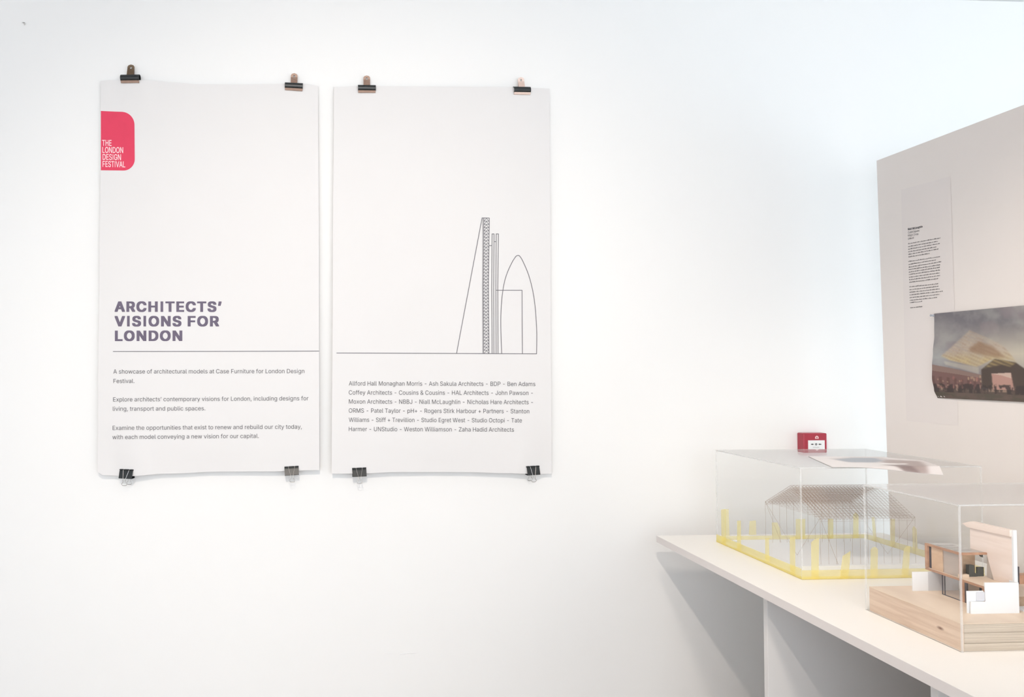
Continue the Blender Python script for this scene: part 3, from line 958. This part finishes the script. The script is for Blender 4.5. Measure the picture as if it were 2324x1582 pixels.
# the bands round the foot of the case
zb = T+.0006; zt = T+.0275
o_ = .0006
for d in ([(K1['x0']-o_, K1['y1'], zb), (K1['x0']-o_, K1['y0'], zb), (K1['x0']-o_, K1['y0'], zt+.004), (K1['x0']-o_, K1['y1'], zt)],
          [(K1['x0'], K1['y0']-o_, zb), (K1['x1'], K1['y0']-o_, zb), (K1['x1'], K1['y0']-o_, zt), (K1['x0'], K1['y0']-o_, zt)],
          [(K1['x1']+o_, K1['y0'], zb), (K1['x1']+o_, K1['y1'], zb), (K1['x1']+o_, K1['y1'], zt-.008), (K1['x1']+o_, K1['y0'], zt)],
          [(K1['x1'], K1['y1']+o_, zb), (K1['x0'], K1['y1']+o_, zb), (K1['x0'], K1['y1']+o_, zt-.008), (K1['x1'], K1['y1']+o_, zt-.008)]):
    obj('film_band', d, [(0, 1, 2, 3)], TAPE, c1)
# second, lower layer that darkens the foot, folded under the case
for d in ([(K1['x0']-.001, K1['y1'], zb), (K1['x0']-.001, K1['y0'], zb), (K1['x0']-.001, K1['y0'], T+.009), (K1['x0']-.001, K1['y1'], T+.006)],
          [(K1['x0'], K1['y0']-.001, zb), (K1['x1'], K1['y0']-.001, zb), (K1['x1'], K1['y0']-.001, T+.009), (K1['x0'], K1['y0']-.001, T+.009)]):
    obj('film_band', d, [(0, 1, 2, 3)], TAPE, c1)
def q2(cx, cy): return (1600+cx/4.395, 980+cy/4.395)
for face, pts in (
    ('L', [(160, 775), (205, 770), (208, 1150), (165, 1130)]),
    ('B', [(200, 772), (236, 772), (245, 1040), (200, 1040)]),
    ('L', [(320, 888), (357, 885), (360, 1190), (320, 1180)]),
    ('B', [(445, 890), (508, 885), (512, 1030), (436, 1030)]),
    ('B', [(667, 905), (720, 905), (745, 960), (760, 1040), (668, 1040)]),
    ('L', [(600, 1062), (637, 1058), (642, 1300), (600, 1285)]),
    ('L', [(845, 1055), (900, 1045), (900, 1430), (848, 1400)]),
    ('F', [(1058, 1105), (1090, 1075), (1138, 1058), (1135, 1475), (1062, 1475)]),
    ('F', [(1372, 1240), (1410, 1215), (1452, 1188), (1445, 1300), (1428, 1470), (1342, 1470)]),
    ('F', [(1652, 1175), (1675, 1150), (1705, 1150), (1726, 1175), (1720, 1460), (1648, 1460)]),
    ('F', [(1985, 1165), (2010, 1143), (2046, 1140), (2040, 1300), (2025, 1450), (1958, 1450), (1975, 1250)]),
    ('B', [(905, 870), (1000, 870), (1000, 1100), (905, 1100)]),
    ('B', [(1225, 868), (1280, 868), (1280, 1080), (1225, 1080)]),
    ('B', [(1478, 825), (1505, 800), (1532, 830), (1535, 1270), (1480, 1250)]),
    ('R', [(1662, 850), (1690, 850), (1716, 1120), (1680, 1110)]),
    ('R', [(1850, 870), (1895, 870), (1895, 1160), (1848, 1150)]),
    ('R', [(2068, 960), (2085, 940), (2112, 975), (2122, 1200), (2072, 1190)])):
    tape_poly(face, [q2(*p) for p in pts], .0013 if face in 'LF' else .0010)

# ------------------------------------------------------------ model one: lattice roof on slender columns
MX0, MX1, MY0, MY1 = 1.509, 1.813, -.657, -.350
hb = T+.013; ze = T+.1545; za = T+.2325
ym = (MY0+MY1)/2
m1 = thing('pavilion_model', ((MX0+MX1)/2, ym, T), 'fine brown wire model of an open lattice roof on thin columns inside the film-edged case', 'architectural model')
box('base_plate', (1.41, 1.898, -.672, -.300, T, hb), MBASE, m1, bevel=.0008)
NCOL = 13
for y in (MY0, MY1):
    for i in range(NCOL):
        x = MX0+(MX1-MX0)*i/(NCOL-1)
        MB().bar((x, y, hb), (x, y, ze), .00042).build('column', STEEL, m1)
for a, b in (((MX0, MY1, ze), (MX0, ym-.03, hb)), ((MX0, MY0, ze), (MX0, ym-.03, hb)), ((MX0, MY0, ze), (MX0+.055, MY0, hb)), ((MX0, MY1, ze), (MX0+.055, MY1, hb)),
             ((MX1, MY1, ze), (MX1, ym-.03, hb)), ((MX1, MY0, ze), (MX1, ym-.03, hb))):
    MB().bar(a, b, .0004).build('brace', STEEL, m1)
NR = 27
lay = .0105
for y in (MY0, MY1):
    for i in range(NR):
        x = MX0+(MX1-MX0)*i/(NR-1)
        a = Vector((x, y, ze)); b = Vector((x, ym, za))
        m = MB().bar(a, b, .00046)
        m.bar(a-Vector((0, 0, lay)) + (b-a)*.04, b-Vector((0, 0, lay)), .00030)
        m.build('rafter', STEEL, m1)
    m = MB()
    n_ = 14
    for k in range(n_+1):
        u = k/n_
        yy = y+(ym-y)*u; zz = ze+(za-ze)*u
        MB().bar((MX0, yy, zz), (MX1, yy, zz), .00028).build('purlin', STEEL, m1)
        m.bar((MX0, yy, zz-lay), (MX1, yy, zz-lay), .00024)
    for i in range(NR-1):
        for k in range(n_):
            u0, u1 = (k)/n_, (k+1)/n_
            xa = MX0+(MX1-MX0)*i/(NR-1); xb = MX0+(MX1-MX0)*(i+1)/(NR-1); xm = (xa+xb)/2
            pa_ = Vector((xa, y+(ym-y)*u0, ze+(za-ze)*u0)); pb_ = Vector((xb, y+(ym-y)*u0, ze+(za-ze)*u0))
            pc_ = Vector((xm, y+(ym-y)*(u0+u1)/2, ze+(za-ze)*(u0+u1)/2-lay))
            m.bar(pa_, pc_, .00024, 3); m.bar(pb_, pc_, .00024, 3)
    w_ = m.build('lattice_web', STEEL, m1); w_['kind'] = 'stuff'
MB().bar((MX0, ym, za), (MX1, ym, za), .0005).build('ridge_bar', STEEL, m1)
# flat lower grid at eaves height and the inclined members of every cross frame
m = MB()
for i in range(NR):
    x = MX0+(MX1-MX0)*i/(NR-1)
    m.bar((x, MY0, ze), (x, MY1, ze), .0002)
    n_ = 6
    for k in range(1, n_):      # members parallel to the front rafter, from the rear slope down to the grid
        yb = ym+(MY1-ym)*k/n_; zb_ = za-(za-ze)*k/n_
        run = (zb_-ze)/(za-ze)*(ym-MY0)
        m.bar((x, yb, zb_), (x, yb-run, ze), .00022)
for k in range(11):
    y = MY0+(MY1-MY0)*k/10
    m.bar((MX0, y, ze), (MX1, y, ze), .0002)
m.build('lattice_frames', STEEL, m1)['kind'] = 'stuff'

# ------------------------------------------------------------ model two: timber house on a plywood base
BX0, BX1, BY0, BY1 = 1.373, 1.93, -1.3635, -1.0675
BH = T+.060
m2 = thing('house_model', ((BX0+BX1)/2, (BY0+BY1)/2, T), 'timber and white card house model on a thick plywood base, front right on the table', 'architectural model')
zc = [T, T+.0175, T+.0395, BH-.0015]
for a, b in zip(zc[:-1], zc[1:]):
    box('plywood_layer', (BX0+.004, BX1, BY0, BY1, a+.0003, b-.0003), PLY, m2, bevel=.0005)
tag(box('veneer_side', (BX0, BX0+.004, BY0+.0002, BY1, T, BH-.0015), OAK, m2, bevel=.0006), 'knotty oak veneer on the side of the base')
box('base_top', (BX0, BX1, BY0, BY1, BH-.0014, BH), PLYTOP, m2)
B = BH
HX = 1.5033
# white plinth card behind, wall under the upper floor with its shade put into a grey colour
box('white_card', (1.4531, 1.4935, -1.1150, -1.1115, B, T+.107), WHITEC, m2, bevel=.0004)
box('rear_wall', (1.4937, 1.5730, -1.1150, -1.1110, B, T+.107), SHADEC, m2)
def onv(px, py, y): return at(px, py, y=y)
def q6(cx, cy): return (2080+cx/6.086, 1160+cy/6.086)
def card(name, cx0, cy0, cx1, cy1, y, mat, dep=.008, z0=None):
    a = at(*q6(cx0, cy0), y=y); b = at(*q6(cx1, cy1), y=y)
    return box(name, (a.x, b.x, y, y+dep, b.z if z0 is None else z0, a.z), mat, m2)
WX = 1.572
tp = T+.1735
# floor slab of the upper storey with its front extension, and the posts that carry it
tag(box('floor_slab', (HX, WX, -1.2719, -1.0925, T+.1075, T+.1125), FRAMEW, m2, bevel=.0003), 'orange-brown timber edge of the upper floor')
box('floor_card', (HX+.002, WX, -1.2700, -1.0930, T+.1126, T+.1134), PLYTOP, m2)
box('front_post', (HX+.0004, HX+.0050, -1.2715, -1.2670, B, T+.1074), FRAMEW, m2)
box('timber_post', (HX+.0004, HX+.0078, -1.2150, -1.2035, B, T+.1074), FRAMEW, m2)
# upper storey: timber frame of the long side and of the open front
box('upper_frame', (HX, HX+.006, -1.2035, -1.0925, tp-.0050, tp), FRAMEW, m2)
box('upper_frame', (HX, HX+.006, -1.1005, -1.0925, T+.1136, tp-.0051), FRAMEW, m2)
box('upper_frame', (HX, HX+.003, -1.2035, -1.2005, T+.1136, tp-.0051), FRAMEW, m2)
box('front_beam', (HX+.0061, WX, -1.2035, -1.1985, tp-.0050, tp), FRAMEW, m2)
box('roof_glazing', (HX+.0062, WX, -1.1983, -1.0930, tp-.0012, tp-.0002), GLASSM, m2)
for y_ in (-1.120, -1.145, -1.170):
    box('roof_louvre', (HX+.012, WX-.012, y_-.0055, y_+.0055, tp+.0004, tp+.0012), GLASSM, m2)
box('dark_reveal', (HX+.0052, HX+.0066, -1.1085, -1.1007, T+.1136, tp-.0052), DARKM, m2)
box('timber_panel', (HX+.0045, HX+.0070, -1.1450, -1.1086, T+.1136, tp-.0052), FRAMEP, m2)
box('glazed_screen', (HX+.0045, HX+.0055, -1.2003, -1.1452, T+.1136, tp-.0052), GLASSM, m2)
tag(box('inner_screen', (HX+.0075, HX+.0090, -1.2003, -1.1400, T+.1136, tp-.0054), BROWNL, m2), 'pale brown screen behind the glazing')
card('inner_wall', 606, 592, 812, 880, -1.172, BROWNW, .003, T+.1136)
card('dark_chair', 725, 750, 800, 915, -1.190, DARKF, .010, T+.1136)
card('dark_table', 800, 862, 838, 915, -1.190, DARKF, .009, T+.1136)
card('dark_chair', 838, 775, 932, 915, -1.188, DARKF, .004, T+.1136)
card('pale_step', 610, 880, 728, 918, -1.200, PLYTOP, .008, T+.1136)
a = at(*q6(862, 598), y=-1.19)
m = MB()
m.prism([(a.x, a.z), (a.x+.0085, a.z), (a.x+.0085, a.z-.0072), (a.x+.0045, a.z-.0055)], 'y', -1.192, -1.188)
m.build('dark_lamp', DARKF, m2)
# sliding door frames on the ground floor
for ya, yb in ((-1.1460, -1.1480), (-1.1535, -1.1560)):
    box('door_frame', (HX+.0004, HX+.0018, ya, yb, B+.0017, T+.1074), DARKM, m2)
box('door_track', (HX+.0002, HX+.0020, -1.2034, -1.1460, B, B+.0016), DARKM, m2)
box('door_track', (HX+.0002, HX+.0020, -1.2350, -1.2226, B, B+.0016), DARKM, m2)
box('door_frame', (HX+.0004, HX+.0036, -1.2225, -1.2165, B, T+.1074), DARKM, m2)
box('door_frame', (HX+.012, HX+.016, -1.2475, -1.2450, B, T+.1074), DARKM, m2)
box('door_pane', (HX+.0008, HX+.0014, -1.2033, -1.1561, B+.0017, T+.1074), GLASSM, m2)
# tall pale wall: full height at the front, cut back on a slant beside the upper room
def onw(cx, cy):
    p = at(*q6(cx, cy), x=WX); return (p.y, p.z)
yt0, yf0 = onw(735, 215)[0], onw(1310, 345)[0]
poly = [onw(735, 195), onw(1310, 325), (yf0, T+.1136), (onw(1068, 975)[0], T+.1136), onw(962, 580), (yt0, onw(962, 580)[1])]
m = MB(); m.prism(poly, 'x', WX+.0002, WX+.0065)
tag(m.build('tall_wall', PALEW, m2), 'tall pale pinkish timber wall')
m = MB()
m.prism([onw(938, 590), onw(962, 580), onw(1066, 972), (onw(935, 930)[0], T+.1136)], 'x', WX+.0066, WX+.0080)
m.build('sloping_panel', GREYW, m2)
pa_, pb_ = onw(650, 170), onw(1318, 300)
m = MB()
m.prism([onw(655, 168), onw(765, 142), onw(1312, 264), onw(1312, 352), onw(722, 222)], 'x', WX-.0045, WX+.0001)
m.prism([onw(735, 150), onw(765, 142), onw(1312, 264), onw(1312, 300), onw(735, 190)], 'x', WX+.0001, WX+.0075)
m.build('coping', PALEW, m2)
box('end_strip', (WX+.0004, WX+.0088, yf0-.0050, yf0-.0002, B+.002, onw(1312, 262)[1]), WHITEC, m2)
# white cards in front, stepped down to the left
yb_ = -1.2975
m = MB()
m.prism([(1.4472, B), (1.5622, B), (1.5618, T+.1285), (1.4815, T+.1295), (1.4835, T+.0872), (1.4479, T+.0872)], 'y', yb_-.003, yb_)
m.build('white_card', WHITEC, m2, bevel=.0003)
box('white_card', (1.4440, 1.4830, yb_+.003, yb_+.006, B, T+.1095), WHITEC, m2, bevel=.0003)
box('white_card', (1.4645, 1.4834, yb_+.0006, yb_+.0028, T+.088, T+.1075), SHADEL, m2)  # grey sheet painted as the shade in the stepped recess
box('side_card', (1.5590, 1.5618, yb_+.0002, yf0-.0055, B, T+.1280), WHITEC, m2)
# raised timber terrain on the right with a small dark and timber piece at its back
box('terrain_block', (1.5815, 1.90, -1.262, -1.080, B, B+.026), PLYTOP, m2, bevel=.0006)
box('terrain_edge', (1.5815, 1.90, -1.2635, -1.262, B, B+.0255), BROWNW, m2)
yq = -1.16
a = at(2305, 1286, y=yq); b = at(2312, 1309, y=yq)
box('dark_screen', (a.x, b.x, yq-.002, yq+.010, B+.026, a.z), DARKM, m2)
a2 = at(2312, 1305.5, y=yq)
box('timber_bench', (b.x, b.x+.08, yq-.002, yq+.02, B+.026, a2.z), FRAMEW, m2)
box('white_step', (1.5815, 1.90, -1.290, -1.2635, B, B+.004), WHITEC, m2)

K2z = at(1965, 1100, x=1.367).z
c2 = case(1.3665, 1.9365, -1.3700, -1.0610, T, K2z, 'clear acrylic case covering the house model, nearer the camera')

# ------------------------------------------------------------ printed leaflet lying on the film-edged case
LZ = 1.3135+.0012
def lp(px, py):
    p = at(px, py, z=LZ); return (p.x, p.y)
A_, B1_, B_, C_, D_ = lp(1834, 1035.4), lp(2000, 1036.6), lp(2094, 1045), (1.790, -.803), (1.466, -.788)
NU, NV = 90, 60
vs = []; fs = []
for j in range(NV+1):
    v = j/NV
    for i in range(NU+1):
        u = i/NU
        tx, ty = ((A_[0]+(B1_[0]-A_[0])*u/.72, A_[1]+(B1_[1]-A_[1])*u/.72) if u <= .72 else
                  (B1_[0]+(B_[0]-B1_[0])*(u-.72)/.28, B1_[1]+(B_[1]-B1_[1])*(u-.72)/.28))
        bx, by = D_[0]+(C_[0]-D_[0])*u, D_[1]+(C_[1]-D_[1])*u
        x, y = tx+(bx-tx)*v, ty+(by-ty)*v
        over = max(0, -.776-y)
        z = LZ - .82*over*smooth(u*1.1-.1) + .0006*math.sin(3*u)*math.sin(math.pi*v)
        vs.append((x, y, z))
fs = [(j*(NU+1)+i, (j+1)*(NU+1)+i, (j+1)*(NU+1)+i+1, j*(NU+1)+i+1) for j in range(NV) for i in range(NU)]
lf = thing('leaflet', (1.66, -.66, LZ), 'printed leaflet lying on top of the film-edged case, its corner over the front edge', 'leaflet')
lm = bpy.data.materials.new('leaflet_print'); lm.use_nodes = True
nt = lm.node_tree
an = nt.nodes.new('ShaderNodeAttribute'); an.attribute_name = 'print'
nt.links.new(an.outputs['Color'], nt.nodes['Principled BSDF'].inputs['Base Color'])
nt.nodes['Principled BSDF'].inputs['Roughness'].default_value = .4
lo_ = obj('printed_page', vs, fs, lm, lf, smooth=True)
P_ = np.array(vs)[:, :2]
col = np.tile(np.array([226, 220, 218.])/255, (len(P_), 1))
def blob(poly, c, k, blur=4):
    loops = [np.array([lp(*p) for p in poly])]
    m_ = winding(P_, loops).reshape(NV+1, NU+1)
    a = soft(m_, blur).reshape(-1, 1)*k
    col[:] = col*(1-a)+np.array(c, float)/255*a
blob([(1880, 1041), (1930, 1037.5), (1998, 1038), (2018, 1043), (2088, 1047), (2112, 1064), (2050, 1058), (2020, 1050), (1930, 1050)], (196, 186, 184), .8)
blob([(1895, 1043), (1935, 1039.5), (1985, 1040), (2004, 1046), (1985, 1050), (1925, 1049)], (150, 156, 166), .9)
blob([(2010, 1044), (2086, 1047), (2110, 1063), (2080, 1060), (2040, 1054), (2000, 1050)], (168, 152, 148), .9)
blob([(2000, 1051.5), (2062, 1052), (2056, 1054.6), (2000, 1054.6)], (236, 232, 230), .9, 1)
blob([(2002, 1055), (2050, 1055.5), (2104, 1062), (2108, 1066), (2050, 1060)], (132, 116, 114), .9, 2)
lin = np.where(col <= .04045, col/12.92, ((col+.055)/1.055)**2.4)
ca = lo_.data.color_attributes.new('print', 'FLOAT_COLOR', 'POINT')
fl = np.ones((len(P_), 4), np.float32); fl[:, :3] = lin
ca.data.foreach_set('color', fl.ravel())
obj('lower_page', [(x, y, z-.0007) for x, y, z in vs], [f[::-1] for f in fs], PAPER, lf, smooth=True)
